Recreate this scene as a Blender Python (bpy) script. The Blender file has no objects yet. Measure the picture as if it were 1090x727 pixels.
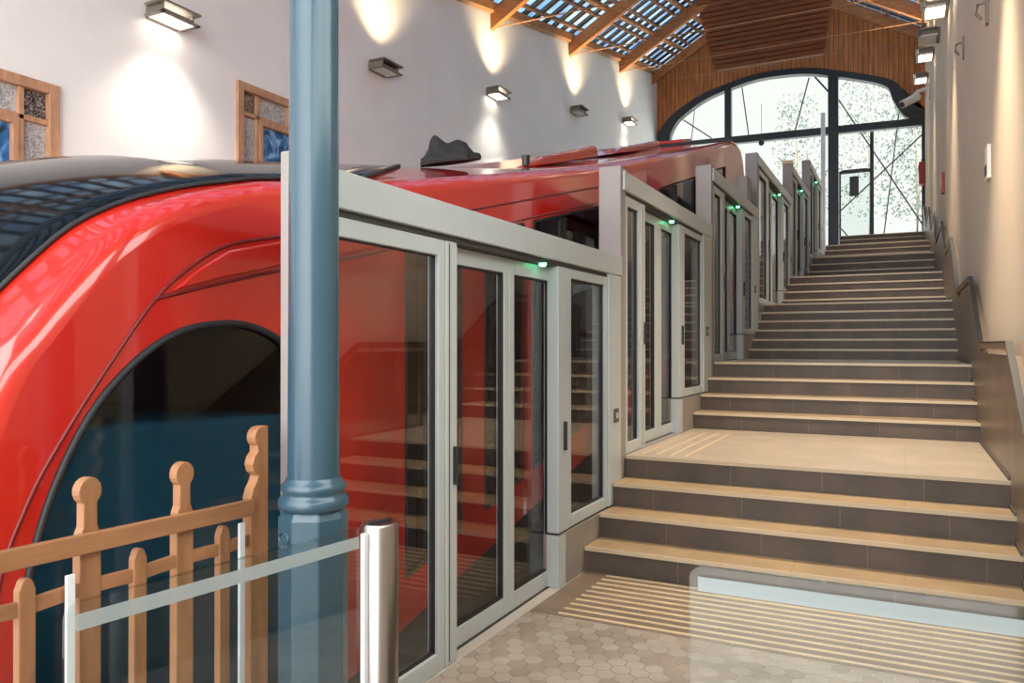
import bpy, bmesh, math, random
from mathutils import Vector, Matrix
random.seed(7)
S = bpy.context.scene
COL = S.collection
PI = math.pi

# ---------------------------------------------------------------- materials
def mat(name, col, rough=.5, metal=0., var=0., vscale=6., bump=0., bscale=40., spec=.5, coat=0., stretch=None):
    m = bpy.data.materials.new(name); m.use_nodes = True
    nt = m.node_tree; b = nt.nodes['Principled BSDF']
    b.inputs['Base Color'].default_value = (*col, 1)
    b.inputs['Roughness'].default_value = rough
    b.inputs['Metallic'].default_value = metal
    b.inputs['Specular IOR Level'].default_value = spec
    b.inputs['Coat Weight'].default_value = coat
    b.inputs['Coat Roughness'].default_value = .03
    if var or bump:
        tc = nt.nodes.new('ShaderNodeTexCoord'); mp = nt.nodes.new('ShaderNodeMapping')
        if stretch: mp.inputs['Scale'].default_value = stretch
        nt.links.new(tc.outputs['Object'], mp.inputs['Vector'])
    if var:
        n = nt.nodes.new('ShaderNodeTexNoise'); n.inputs['Scale'].default_value = vscale; n.inputs['Detail'].default_value = 5
        nt.links.new(mp.outputs['Vector'], n.inputs['Vector'])
        r = nt.nodes.new('ShaderNodeValToRGB')
        lo = [max(0, c*(1-var)) for c in col]; hi = [min(1, c*(1+var)) for c in col]
        r.color_ramp.elements[0].position = .3; r.color_ramp.elements[1].position = .7
        r.color_ramp.elements[0].color = (*lo, 1); r.color_ramp.elements[1].color = (*hi, 1)
        nt.links.new(n.outputs['Fac'], r.inputs['Fac']); nt.links.new(r.outputs['Color'], b.inputs['Base Color'])
    if bump:
        n2 = nt.nodes.new('ShaderNodeTexNoise'); n2.inputs['Scale'].default_value = bscale; n2.inputs['Detail'].default_value = 3
        nt.links.new(mp.outputs['Vector'], n2.inputs['Vector'])
        bp = nt.nodes.new('ShaderNodeBump'); bp.inputs['Strength'].default_value = bump; bp.inputs['Distance'].default_value = .01
        nt.links.new(n2.outputs['Fac'], bp.inputs['Height']); nt.links.new(bp.outputs['Normal'], b.inputs['Normal'])
    return m

def emit(name, col, st):
    m = bpy.data.materials.new(name); m.use_nodes = True
    nt = m.node_tree; nt.nodes.clear()
    e = nt.nodes.new('ShaderNodeEmission'); o = nt.nodes.new('ShaderNodeOutputMaterial')
    e.inputs['Color'].default_value = (*col, 1); e.inputs['Strength'].default_value = st
    nt.links.new(e.outputs[0], o.inputs[0]); return m

def glass(name, tint=(.9, .93, .92), ior=1.5, rough=0.):
    m = bpy.data.materials.new(name); m.use_nodes = True
    nt = m.node_tree; nt.nodes.clear()
    t = nt.nodes.new('ShaderNodeBsdfTransparent'); g = nt.nodes.new('ShaderNodeBsdfGlossy')
    fr = nt.nodes.new('ShaderNodeFresnel'); mx = nt.nodes.new('ShaderNodeMixShader'); o = nt.nodes.new('ShaderNodeOutputMaterial')
    t.inputs['Color'].default_value = (*tint, 1); g.inputs['Roughness'].default_value = rough
    # same reflectance on the front and the back face of the pane
    ge = nt.nodes.new('ShaderNodeNewGeometry'); mm = nt.nodes.new('ShaderNodeMapRange')
    mm.inputs['To Min'].default_value = ior; mm.inputs['To Max'].default_value = 1/ior
    nt.links.new(ge.outputs['Backfacing'], mm.inputs['Value']); nt.links.new(mm.outputs[0], fr.inputs['IOR'])
    nt.links.new(fr.outputs[0], mx.inputs[0]); nt.links.new(t.outputs[0], mx.inputs[1]); nt.links.new(g.outputs[0], mx.inputs[2])
    nt.links.new(mx.outputs[0], o.inputs[0]); return m

def tiled(name, col, joint, pitch, axis='X', jw=.005, var=.15, rough=.45, off=0., pitch2=None):
    """stone tile with straight joints every `pitch` metres along axis"""
    m = mat(name, col, rough, var=var, vscale=3.5, bump=.05)
    nt = m.node_tree; b = nt.nodes['Principled BSDF']
    src = b.inputs['Base Color'].links[0].from_socket
    tc = nt.nodes.new('ShaderNodeTexCoord'); sp = nt.nodes.new('ShaderNodeSeparateXYZ')
    nt.links.new(tc.outputs['Object'], sp.inputs[0])
    def line(ax, p, o):
        a = nt.nodes.new('ShaderNodeMath'); a.operation = 'ADD'; a.inputs[1].default_value = o + 50*p
        nt.links.new(sp.outputs[ax], a.inputs[0])
        d = nt.nodes.new('ShaderNodeMath'); d.operation = 'MODULO'; d.inputs[1].default_value = p
        nt.links.new(a.outputs[0], d.inputs[0])
        l = nt.nodes.new('ShaderNodeMath'); l.operation = 'LESS_THAN'; l.inputs[1].default_value = jw
        nt.links.new(d.outputs[0], l.inputs[0]); return l.outputs[0]
    f = line(axis, pitch, off)
    if pitch2:
        f2 = line('Y' if axis == 'X' else 'Z', pitch2, off*.7)
        k = nt.nodes.new('ShaderNodeMath'); k.operation = 'MAXIMUM'
        nt.links.new(f, k.inputs[0]); nt.links.new(f2, k.inputs[1]); f = k.outputs[0]
    mx = nt.nodes.new('ShaderNodeMixRGB'); mx.inputs[2].default_value = (*joint, 1)
    nt.links.new(f, mx.inputs[0]); nt.links.new(src, mx.inputs[1]); nt.links.new(mx.outputs[0], b.inputs['Base Color'])
    return m

def wood(name, col, axis=(1, 1, 1), var=.3, rough=.5, scale=8.):
    return mat(name, col, rough, var=var, vscale=scale, stretch=axis, bump=.08, bscale=25)

M = {}
M['wall'] = mat('plaster_white', (.90, .88, .845), .9, var=.03, vscale=1.2, bump=.06, bscale=60)
M['wall_beige'] = mat('plaster_beige', (.62, .50, .375), .9, var=.04, vscale=.8, bump=.06, bscale=60)
M['grout'] = mat('grout', (.40, .37, .33), .9)
M['hexa'] = mat('hex_tile_light', (.36, .31, .265), .18, var=.18, vscale=2.5, bump=.03)
M['hexb'] = mat('hex_tile_dark', (.29, .24, .20), .2, var=.18, vscale=2.5, bump=.03)
M['hexc'] = mat('hex_tile_warm', (.32, .265, .215), .2, var=.18, vscale=2.5, bump=.03)
M['stripe_floor'] = tiled('stripe_slab', (.17, .125, .088), (.12, .095, .07), .6, 'X', var=.2, rough=.4, off=.2)
M['brass'] = mat('cream_strip', (.58, .45, .29), .4, var=.1)
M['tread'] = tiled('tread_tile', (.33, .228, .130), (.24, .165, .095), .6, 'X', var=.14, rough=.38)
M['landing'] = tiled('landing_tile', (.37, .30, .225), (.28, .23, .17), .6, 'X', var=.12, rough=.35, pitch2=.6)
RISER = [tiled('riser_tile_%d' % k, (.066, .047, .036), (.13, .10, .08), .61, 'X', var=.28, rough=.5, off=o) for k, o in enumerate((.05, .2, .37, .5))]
M['nosing'] = mat('nosing_edge', (.46, .37, .26), .35)
M['dado'] = tiled('dado_tile', (.19, .135, .095), (.13, .095, .07), .9, 'Y', var=.18, rough=.35)
M['skirt'] = mat('skirting_dark', (.08, .065, .055), .5)
M['alu'] = mat('aluminium_coated', (.40, .445, .46), .35, var=.02)
M['alu_d'] = mat('aluminium_shadow_gap', (.035, .035, .038), .6)
M['post'] = mat('post_lilac_grey', (.25, .225, .22), .5, var=.03)
M['plinth'] = mat('plinth_grey', (.23, .205, .185), .6, var=.08)
M['glass'] = glass('door_glass', (.92, .92, .91), 1.55)
M['clear'] = glass('clear_glass', (.93, .96, .95), 1.35)
M['gate_glass'] = glass('gate_glass', (.93, .96, .95), 1.75); M['frost'] = mat('frosted_band', (.36, .43, .45), .5); M['frost'].node_tree.nodes['Principled BSDF'].inputs['Alpha'].default_value = .60
M['train_glass'] = glass('train_tinted_glass', (.62, .70, .74), 1.5)
M['black'] = mat('black_plastic', (.015, .015, .017), .4)
M['rubber'] = mat('black_rubber_gasket', (.012, .013, .016), .55)
M['screen_black'] = mat('black_windscreen', (.004, .006, .008), .07, spec=.28)
M['red'] = mat('red_paint', (.50, .016, .009), .22, coat=1.)
M['red_d'] = mat('dark_red_seam', (.16, .008, .008), .4)
M['dark_in'] = mat('cabin_charcoal', (.03, .03, .033), .7)
M['teal'] = mat('cabin_teal', (.065, .245, .35), .55, var=.08)
M['seat'] = mat('seat_teal_fabric', (.03, .10, .16), .8, var=.15)
M['col'] = mat('column_blue_grey', (.032, .076, .110), .22, var=.05, vscale=3, bump=.05, bscale=30)
M['steel'] = mat('brushed_steel', (.34, .335, .325), .27, 1., var=.04, vscale=30, stretch=(1, 1, .05))
M['white_metal'] = mat('white_metal', (.72, .76, .80), .4)
M['fence'] = wood('fence_oak', (.29, .138, .062), (3, 3, .6), .22, .5)
M['rail_wood'] = wood('rail_oak', (.30, .143, .064), (3, .5, 3), .22, .5)
M['beam'] = wood('rafter_pine', (.46, .17, .045), (.6, 3, 2), .25, .5)
M['purlin'] = wood('purlin_pine', (.42, .20, .085), (3, .5, 3), .25, .55)
M['batten'] = wood('batten_brown', (.26, .13, .065), (1, 3, 1), .25, .6)
M['slatroof'] = mat('slate_strip', (.035, .055, .085), .5, var=.3)
M['slat'] = wood('slat_brown', (.20, .062, .026), (.5, 3, 3), .3, .55)
M['lamp_metal'] = mat('lamp_bronze', (.24, .205, .165), .45, .3)
M['lamp_white'] = mat('lamp_white', (.75, .72, .66), .45)
M['diff'] = emit('lamp_diffuser', (1, .93, .80), 3.0)
M['dark_steel'] = mat('window_steel', (.022, .027, .030), .45)
M['brown_rail'] = mat('handrail_bronze', (.33, .22, .13), .35, .5)
M['wframe'] = wood('window_frame_oak', (.50, .27, .15), (2, 2, .6), .2, .5)
M['led'] = emit('green_led', (.12, 1, .45), 5.)
M['sign'] = mat('sign_dark', (.05, .055, .06), .5)
M['redbox'] = mat('red_box', (.35, .02, .02), .4)
M['trench'] = mat('track_concrete', (.10, .10, .10), .9, var=.2)
M['pave'] = mat('pale_paving', (.62, .62, .60), .9, var=.08)
M['leaf'] = mat('pale_leaves', (.075, .105, .08), .8, var=.3)
M['bark'] = mat('bark', (.28, .24, .2), .9)
M['bag'] = mat('black_cloth', (.011, .010, .010), .75, var=.3, vscale=12, bump=.5, bscale=18)

# vertical board gable
def boards(name, col):
    m = wood(name, col, (2.5, 1, .25), .35, .5, 5)
    nt = m.node_tree; b = nt.nodes['Principled BSDF']; src = b.inputs['Base Color'].links[0].from_socket
    tc = nt.nodes.new('ShaderNodeTexCoord'); sp = nt.nodes.new('ShaderNodeSeparateXYZ'); nt.links.new(tc.outputs['Object'], sp.inputs[0])
    a = nt.nodes.new('ShaderNodeMath'); a.operation = 'ADD'; a.inputs[1].default_value = 20; nt.links.new(sp.outputs['X'], a.inputs[0])
    d = nt.nodes.new('ShaderNodeMath'); d.operation = 'MODULO'; d.inputs[1].default_value = .16; nt.links.new(a.outputs[0], d.inputs[0])
    l = nt.nodes.new('ShaderNodeMath'); l.operation = 'LESS_THAN'; l.inputs[1].default_value = .02; nt.links.new(d.outputs[0], l.inputs[0])
    mx = nt.nodes.new('ShaderNodeMixRGB'); mx.inputs[2].default_value = (.10, .035, .012, 1)
    nt.links.new(l.outputs[0], mx.inputs[0]); nt.links.new(src, mx.inputs[1]); nt.links.new(mx.outputs[0], b.inputs['Base Color'])
    return m
M['gable'] = boards('gable_boards', (.50, .17, .035))

# translucent roof sheet
def translucent(name, col, k=.75):
    m = bpy.data.materials.new(name); m.use_nodes = True
    nt = m.node_tree; nt.nodes.clear()
    t = nt.nodes.new('ShaderNodeBsdfTranslucent'); d = nt.nodes.new('ShaderNodeBsdfDiffuse'); mx = nt.nodes.new('ShaderNodeMixShader'); o = nt.nodes.new('ShaderNodeOutputMaterial')
    tc = nt.nodes.new('ShaderNodeTexCoord'); n = nt.nodes.new('ShaderNodeTexNoise'); n.inputs['Scale'].default_value = 1.3; n.inputs['Detail'].default_value = 4
    r = nt.nodes.new('ShaderNodeValToRGB'); r.color_ramp.elements[0].position = .35; r.color_ramp.elements[1].position = .65
    r.color_ramp.elements[0].color = (col[0]*.55, col[1]*.68, col[2]*.85, 1); r.color_ramp.elements[1].color = (*col, 1)
    nt.links.new(tc.outputs['Object'], n.inputs['Vector']); nt.links.new(n.outputs['Fac'], r.inputs['Fac'])
    nt.links.new(r.outputs['Color'], t.inputs['Color']); nt.links.new(r.outputs['Color'], d.inputs['Color'])
    mx.inputs[0].default_value = k
    nt.links.new(d.outputs[0], mx.inputs[1]); nt.links.new(t.outputs[0], mx.inputs[2]); nt.links.new(mx.outputs[0], o.inputs[0])
    return m
M['roofpane'] = translucent('roof_sheet', (.50, .59, .66), .9)

# stained glass panes (blue swirls / textured white)
def stained(name, c1, c2, c3, scale):
    m = mat(name, c1, .12, spec=.6)
    nt = m.node_tree; b = nt.nodes['Principled BSDF']
    tc = nt.nodes.new('ShaderNodeTexCoord'); n = nt.nodes.new('ShaderNodeTexNoise'); n.inputs['Scale'].default_value = scale; n.inputs['Detail'].default_value = 3; n.inputs['Distortion'].default_value = 1.5
    r = nt.nodes.new('ShaderNodeValToRGB')
    e = r.color_ramp.elements; e[0].position = .35; e[0].color = (*c1, 1); e[1].position = .66; e[1].color = (*c3, 1)
    k = e.new(.5); k.color = (*c2, 1)
    nt.links.new(tc.outputs['Object'], n.inputs['Vector']); nt.links.new(n.outputs['Fac'], r.inputs['Fac']); nt.links.new(r.outputs['Color'], b.inputs['Base Color'])
    return m
M['blue_pane'] = stained('blue_pane', (.02, .05, .07), (.03, .17, .45), (.35, .60, .80), 3.)
M['tex_pane'] = stained('textured_pane', (.25, .25, .24), (.45, .45, .43), (.62, .62, .60), 26.)
M['dark_pane'] = stained('dark_pane', (.02, .02, .025), (.08, .05, .04), (.4, .4, .38), 30.)

# ---------------------------------------------------------------- mesh helpers
class MB:
    def __init__(s): s.v = []; s.f = []; s.m = []; s.sm = []
    def add(s, vs, fs, mi=0, smooth=False):
        o = len(s.v); s.v += [tuple(v) for v in vs]
        for f in fs: s.f.append([o+i for i in f]); s.m.append(mi); s.sm.append(smooth)
        return s
    def box(s, x0, x1, y0, y1, z0, z1, mi=0):
        vs = [(x, y, z) for z in (z0, z1) for y in (y0, y1) for x in (x0, x1)]
        return s.add(vs, [(0, 2, 3, 1), (4, 5, 7, 6), (0, 1, 5, 4), (2, 6, 7, 3), (0, 4, 6, 2), (1, 3, 7, 5)], mi)
    def prism(s, pts, axis, a, b, mi=0, smooth=False):
        """pts: 2D outline; axis X -> (y,z), Y -> (x,z), Z -> (x,y)"""
        def P(p, t):
            return {'X': (t, p[0], p[1]), 'Y': (p[0], t, p[1]), 'Z': (p[0], p[1], t)}[axis]
        n = len(pts)
        o = len(s.v); s.v += [P(p, a) for p in pts] + [P(p, b) for p in pts]
        s.f.append([o+i for i in range(n)][::-1]); s.m.append(mi); s.sm.append(False)
        s.f.append([o+n+i for i in range(n)]); s.m.append(mi); s.sm.append(False)
        for i in range(n):
            j = (i+1) % n
            s.f.append([o+i, o+j, o+n+j, o+n+i]); s.m.append(mi); s.sm.append(smooth)
        return s
    def obox(s, c, ax, ay, az, mi=0):
        """oriented box: centre + three half-extent vectors"""
        c = Vector(c); ax = Vector(ax); ay = Vector(ay); az = Vector(az)
        vs = [c + i*ax + j*ay + k*az for k in (-1, 1) for j in (-1, 1) for i in (-1, 1)]
        return s.add(vs, [(0, 2, 3, 1), (4, 5, 7, 6), (0, 1, 5, 4), (2, 6, 7, 3), (0, 4, 6, 2), (1, 3, 7, 5)], mi)
    def bar(s, p, q, w, h, up=(0, 0, 1), mi=0):
        p = Vector(p); q = Vector(q); d = (q-p); L = d.length; d.normalize()
        side = d.cross(Vector(up))
        if side.length < 1e-4: side = d.cross(Vector((1, 0, 0)))
        side.normalize(); u = side.cross(d)
        return s.obox((p+q)/2, d*L/2, side*w/2, u*h/2, mi)
    def tube(s, pts, r, n=10, mi=0):
        pts = [Vector(p) for p in pts]; rings = []
        for i, p in enumerate(pts):
            d = (pts[min(i+1, len(pts)-1)] - pts[max(i-1, 0)]).normalized()
            a = d.cross(Vector((0, 0, 1)))
            if a.length < 1e-3: a = d.cross(Vector((1, 0, 0)))
            a.normalize(); b = a.cross(d)
            rr = r[i] if isinstance(r, (list, tuple)) else r
            rings.append([p + rr*(a*math.cos(2*PI*k/n) + b*math.sin(2*PI*k/n)) for k in range(n)])
        vs = [v for R in rings for v in R]; fs = []
        for i in range(len(pts)-1):
            for k in range(n):
                fs.append((i*n+k, i*n+(k+1) % n, (i+1)*n+(k+1) % n, (i+1)*n+k))
        s.add(vs, fs, mi, True)
        s.add(rings[0], [tuple(range(n))], mi); s.add(rings[-1], [tuple(range(n))[::-1]], mi)
        return s
    def lathe(s, prof, c, n=32, mi=0, smooth=True, rot=0.):
        """prof: (r,z) list; around vertical axis at c=(x,y)"""
        vs = [(c[0]+r*math.cos(2*PI*k/n+rot), c[1]+r*math.sin(2*PI*k/n+rot), z) for r, z in prof for k in range(n)]
        fs = []
        for i in range(len(prof)-1):
            for k in range(n):
                fs.append((i*n+k, i*n+(k+1) % n, (i+1)*n+(k+1) % n, (i+1)*n+k))
        s.add(vs, fs, mi, smooth)
        m = len(prof)-1
        s.add([vs[k] for k in range(n)], [tuple(range(n))[::-1]], mi); s.add([vs[m*n+k] for k in range(n)], [tuple(range(n))], mi)
        return s
    def ring(s, x0, x1, y0, y1, z0, z1, w, wt=None, wb=None, mi=0):
        """rectangular frame in the YZ plane"""
        wt = wt or w; wb = wb or w
        s.box(x0, x1, y0, y0+w, z0, z1, mi); s.box(x0, x1, y1-w, y1, z0, z1, mi)
        s.box(x0, x1, y0+w, y1-w, z1-wt, z1, mi); s.box(x0, x1, y0+w, y1-w, z0, z0+wb, mi); return s
    def build(s, name, mats, parent=None, bevel=0., seg=2):
        me = bpy.data.meshes.new(name); me.from_pydata(s.v, [], s.f)
        if not isinstance(mats, (list, tuple)): mats = [mats]
        for m in mats: me.materials.append(m)
        for p, mi, sm in zip(me.polygons, s.m, s.sm): p.material_index = mi; p.use_smooth = sm
        bm = bmesh.new(); bm.from_mesh(me); bmesh.ops.recalc_face_normals(bm, faces=bm.faces[:]); bm.to_mesh(me); bm.free()
        o = bpy.data.objects.new(name, me); COL.objects.link(o)
        if bevel:
            b = o.modifiers.new('bevel', 'BEVEL'); b.width = bevel; b.segments = seg; b.limit_method = 'ANGLE'; b.angle_limit = .6
        if parent is not None: adopt(o, parent)
        return o

def adopt(o, parent):
    o.parent = parent
    o.matrix_parent_inverse = Matrix.Translation(Vector(root_loc(parent))).inverted()

def root_loc(p):
    v = Vector((0, 0, 0))
    # meshes are built in world coordinates with identity basis, so only an Empty root carries a location
    while p is not None:
        if p.type == 'EMPTY': v = Vector(p.location); break
        p = p.parent
    return v if p is not None else Vector((0, 0, 0))

def adopt_sub(o, parent):
    """sub-part of a mesh part (whose own world matrix is identity)"""
    o.parent = parent; return o

def tag(o, label, cat, group=None, kind=None):
    o['label'] = label; o['category'] = cat
    if group: o['group'] = group
    if kind: o['kind'] = kind
    return o
def thing(name, loc, label, cat, group=None):
    o = bpy.data.objects.new(name, None); o.empty_display_size = .1; COL.objects.link(o); o.location = loc
    return tag(o, label, cat, group)
def struct(o, label=None, cat=None):
    o['kind'] = 'structure'
    if label: o['label'] = label
    if cat: o['category'] = cat
    return o
def sub(mb, name, m, part, bevel=0.):
    o = mb.build(name, m, None, bevel); o.parent = part; return o

# ---------------------------------------------------------------- layout numbers
XS, XR = -1.885, .5825          # left edge of the stair, face of the right dado
XW, XL = .645, -8.71            # plaster walls right / left
YE = 30.                       # glazed end wall
YF = -2.4                      # open front of the hall
def eave(y): return 12.107 + .203*(y-30)
PITCH = .58; XC = (XL+XW)/2
def roofz(x, y): return eave(y) + PITCH*(min(x-XL, XW-x))

FL = [  # flights: base z, riser, first nosing y, going, steps, end of the landing behind it
 (0.000, .1650, 4.787, .2795, 4, 7.752),
 (0.660, .1612, 7.752, .3195, 4, 10.86),
 (1.305, .1338, 10.86, .2507, 6, 14.05),
 (2.108, .1610, 14.05, .36, 4, 18.10),
 (2.752, .1860, 18.10, .30, 4, 21.60),
 (3.496, .1670, 21.60, .28, 4, 26.20),
 (4.164, .1872, 26.20, .42, 5, 31.00)]

# ---------------------------------------------------------------- ground floor
def hexfloor():
    mb = MB(); R = .052; w = R*math.sqrt(3)
    x0, x1, y0, y1 = -1.885, .57, .6, 3.93
    j = 0; y = y0
    while y < y1 + R:
        x = x0 + (w/2 if j % 2 else 0)
        while x < x1 + w/2:
            g = .0022; r = R-g
            pts = []
            for k in range(6):
                a = PI/6 + k*PI/3
                pts.append((min(max(x+r*math.cos(a), x0), x1), min(max(y+r*math.sin(a), y0), y1)))
            if max(p[0] for p in pts)-min(p[0] for p in pts) > .02 and max(p[1] for p in pts)-min(p[1] for p in pts) > .02:
                h = .004
                vs = [(px, py, 0) for px, py in pts] + [(px, py, h) for px, py in pts]
                mb.add(vs, [tuple(range(6, 12))], random.choice((0, 0, 1, 2)))
                mb.add(vs, [(k, (k+1) % 6, 6+(k+1) % 6, 6+k) for k in range(6)], 0)
            x += w
        y += R*1.5; j += 1
    return mb
flo = struct(MB().box(-1.97, XW, YF, 4.80, -.15, 0.).build('floor', M['grout']), 'pale grouted floor of the lower hall')
o = hexfloor().build('hexagon_tiles', [M['hexa'], M['hexb'], M['hexc']]); o.parent = flo
o = MB().box(-1.88, XR, 3.94, 4.786, 0, .004).build('striped_slab', M['stripe_floor']); o.parent = flo
mb = MB()
for k in range(10): mb.box(-1.72, XR, 3.965+k*.086, 3.983+k*.086, .004, .009)
o = mb.build('tactile_strips', M['brass']); o.parent = flo
o = MB().box(-1.97, XW, YF, .58, 0, .004).build('entrance_slab', M['hexa']); o.parent = flo

# ---------------------------------------------------------------- stairs
ORD = ['lowest', 'second', 'third', 'fourth', 'fifth', 'sixth', 'topmost']
DESC = ['four grey tiled steps rising from the striped floor to the sunlit landing',
        'four brown tiled steps behind the sunlit landing',
        'six dark tiled steps with pale nosing lines above eye level',
        'four amber-lit tiled steps above the dark flight of six',
        'four dark tiled steps between two amber-lit flights',
        'four amber-lit tiled steps second from the top of the stair',
        'five tiled steps just below the glazed end wall']
for k, (z0, R, y1, g, n, yend) in enumerate(FL):
    t = thing('stair_flight', (-.65, y1, z0), '%s stair flight, %s' % (ORD[k], DESC[k]), 'stairs', 'flights of the long staircase')
    zb = z0 - .35
    for i in range(n):
        ya = y1 + i*g; yb = yend if i == n-1 else y1 + (i+1)*g + .02
        zt = z0 + (i+1)*R
        xl = -1.98 if i == n-1 else XS
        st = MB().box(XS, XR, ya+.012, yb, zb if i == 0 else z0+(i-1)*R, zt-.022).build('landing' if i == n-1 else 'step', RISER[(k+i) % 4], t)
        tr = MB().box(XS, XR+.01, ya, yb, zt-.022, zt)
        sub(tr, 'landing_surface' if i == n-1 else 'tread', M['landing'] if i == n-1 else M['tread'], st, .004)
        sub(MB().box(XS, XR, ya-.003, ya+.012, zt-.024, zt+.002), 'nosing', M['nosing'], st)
    if k < 5:
        mb = MB()
        for q in range(4): mb.box(-1.80+q*.11, -1.782+q*.11, y1+(n-1)*g+.12, yend-.35, z0+n*R, z0+n*R+.004)
        mb.build('tactile_strips', M['brass'], t)

# ---------------------------------------------------------------- right wall, dado, skirting, handrail
prof = [(YF, -1), (YE+.4, -1), (YE+.4, eave(YE+.4)+.1), (YF, eave(YF)+.1)]
CLR = (-2.0, 3.7, 2.75, 4.25)  # extents of an unseen window, added to bring side daylight onto the car
dpts = [(1.5, -.2), (30, 3.0), (30, 5.75)]
for (z0, R, y1, g, n, yend) in FL[::-1]:
    zt = z0+n*R
    dpts += [(min(yend-.1, 29.95), zt+.77), (y1+(n-1)*g+.05, zt+.77)]
dpts += [(4.6, .77), (1.5, .77)]
dd = dpts
dado = struct(MB().prism(dd, 'X', XR, XW).build('trim_1', M['dado']), 'brown tiled dado stepping up beside the right of the stairs')
mb = MB()
for (z0, R, y1, g, n, yend) in FL:
    zt = z0+n*R; mb.box(XR-.012, XR, y1+(n-1)*g+.02, yend, zt, zt+.03)
    for i in range(n-1): mb.box(XR-.010, XR, y1+i*g+.02, y1+(i+1)*g, z0+(i+1)*R, z0+(i+1)*R+.025)
mb.box(XR-.012, XR, 1.5, 4.77, 0, .05)
struct(mb.build('baseboard_right', M['skirt']), 'dark skirting line at the foot of the dado')

XH = .578
hp = [(XH, 2.2, .83), (XH, 4.6, .83)]
for (z0, R, y1, g, n, yend) in FL:
    zt = z0+n*R; hp += [(XH, y1+(n-1)*g+.05, zt+.83), (XH, yend-.1, zt+.83)]
hr = thing('handrail', (XH, 2.2, 0), 'long cranked bronze handrail following the stairs along the right wall', 'handrail')
mb = MB()
for a, b in zip(hp[:-1], hp[1:]): mb.bar(a, b, .035, .05)
mb.build('rail', M['brown_rail'], hr, .006)
mb2 = MB()
for a, b in zip(hp[:-1], hp[1:]):
    a = Vector(a)+Vector((0, 0, .028)); b = Vector(b)+Vector((0, 0, .028)); mb2.bar(a, b, .038, .008)
mb2.build('top_strip', M['black'], hr)
for a, b in zip(hp[1:-1], hp[2:]):
    for f in (.12, .88):
        p = Vector(a).lerp(Vector(b), f)
        MB().tube([p+Vector((.012, 0, -.02)), p+Vector((.03, 0, -.063))], .010, 8).build('bracket', M['brown_rail'], hr)

# small fittings on the right wall
t = thing('wall_notice', (XW, 7.6, 2.9), 'small white notice plate high on the right wall above the landing', 'notice')
MB().box(XW-.03, XW, 7.5, 7.72, 2.88, 3.16).build('plate', M['lamp_white'], t, .004)
MB().box(XW-.035, XW-.03, 7.53, 7.69, 2.92, 3.0).build('dark_panel', M['alu_d'], t)
for (y, z, lb) in ((10.7, 5.05, 'small bronze wall hook on the right wall, the lower and farther of two'), (7.72, 4.36, 'small bronze wall hook at the top of the right wall, nearest the camera')):
    t = thing('wall_hook', (XW, y, z), lb, 'hook', 'hooks on the right wall')
    MB().box(XW-.02, XW, y-.05, y+.05, z-.13, z+.13).build('backplate', M['lamp_metal'], t, .005)
    MB().tube([(XW-.02, y, z+.06), (XW-.08, y, z+.05), (XW-.09, y, z-.03), (XW-.05, y, z-.08)], .014, 8).build('hook_arm', M['lamp_metal'], t)
t = thing('call_point', (XW, 15.75, 4.3), 'small red call point on the right wall halfway up the stairs', 'alarm')
MB().box(XW-.05, XW, 15.65, 15.85, 4.18, 4.55).build('case', M['redbox'], t, .01)
MB().box(XW-.056, XW-.05, 15.69, 15.81, 4.30, 4.42).build('button_plate', M['lamp_white'], t)
t = thing('extinguisher_box', (XW, 29.4, 7.0), 'dark red box at the top of the right wall beside the end window', 'box')
MB().box(XW-.2, XW, 29.2, 29.6, 6.85, 7.6).build('case', M['redbox'], t, .02)
MB().box(XW-.215, XW-.2, 29.25, 29.55, 7.3, 7.5).build('front_plate', M['sign'], t)

# ---------------------------------------------------------------- left wall with its two windows, end walls
LP = [(YF, -2), (YE+.4, 2), (YE+.4, eave(YE+.4)+.05), (YF, eave(YF)+.05)]
WIN = [(3.5, 5.53, 2.75, 4.40), (8.34, 10.35, 3.75, 5.30)]
def wall_with_holes(name, outer, holes, x0, x1, m):
    cu = bpy.data.curves.new(name+'_c', 'CURVE'); cu.dimensions = '2D'; cu.fill_mode = 'BOTH'; cu.extrude = abs(x1-x0)/2
    for pts in [outer]+holes:
        sp = cu.splines.new('POLY'); sp.points.add(len(pts)-1); sp.use_cyclic_u = True
        for p, q in zip(sp.points, pts): p.co = (q[0], q[1], 0, 1)
    tmp = bpy.data.objects.new('tmp', cu); COL.objects.link(tmp)
    dg = bpy.context.evaluated_depsgraph_get(); dg.update()
    me = bpy.data.meshes.new_from_object(tmp.evaluated_get(dg), depsgraph=dg)
    bpy.data.objects.remove(tmp); bpy.data.curves.remove(cu)
    xm = (x0+x1)/2
    for v in me.vertices: v.co = Vector((xm+v.co.z, v.co.x, v.co.y))
    me.materials.clear(); me.materials.append(m)
    o = bpy.data.objects.new(name, me); me.name = name; COL.objects.link(o)
    return o
rect = lambda a: [(a[0], a[2]), (a[1], a[2]), (a[1], a[3]), (a[0], a[3])]
struct(wall_with_holes('wall_right', prof, [rect(CLR)], XW, XW+.35, M['wall_beige']), 'beige plaster wall along the right of the stairs')
cl = MB().ring(XW+.10, XW+.18, CLR[0], CLR[1], CLR[2], CLR[3], .07)
cl = struct(cl.build('window_4', M['alu']), 'added strip window in the right wall, out of view, letting in side daylight', 'window')
for yy in (-.1, 1.8): sub(MB().box(XW+.11, XW+.17, yy-.03, yy+.03, CLR[2], CLR[3]), 'mullion', M['alu'], cl)
sub(MB().box(XW+.13, XW+.14, CLR[0]+.05, CLR[1]-.05, CLR[2]+.05, CLR[3]-.05), 'pane', M['clear'], cl)
struct(wall_with_holes('wall_left', LP, [rect(w) for w in WIN], XL-.35, XL, M['wall']), 'tall white plaster wall on the left behind the red train')

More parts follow.
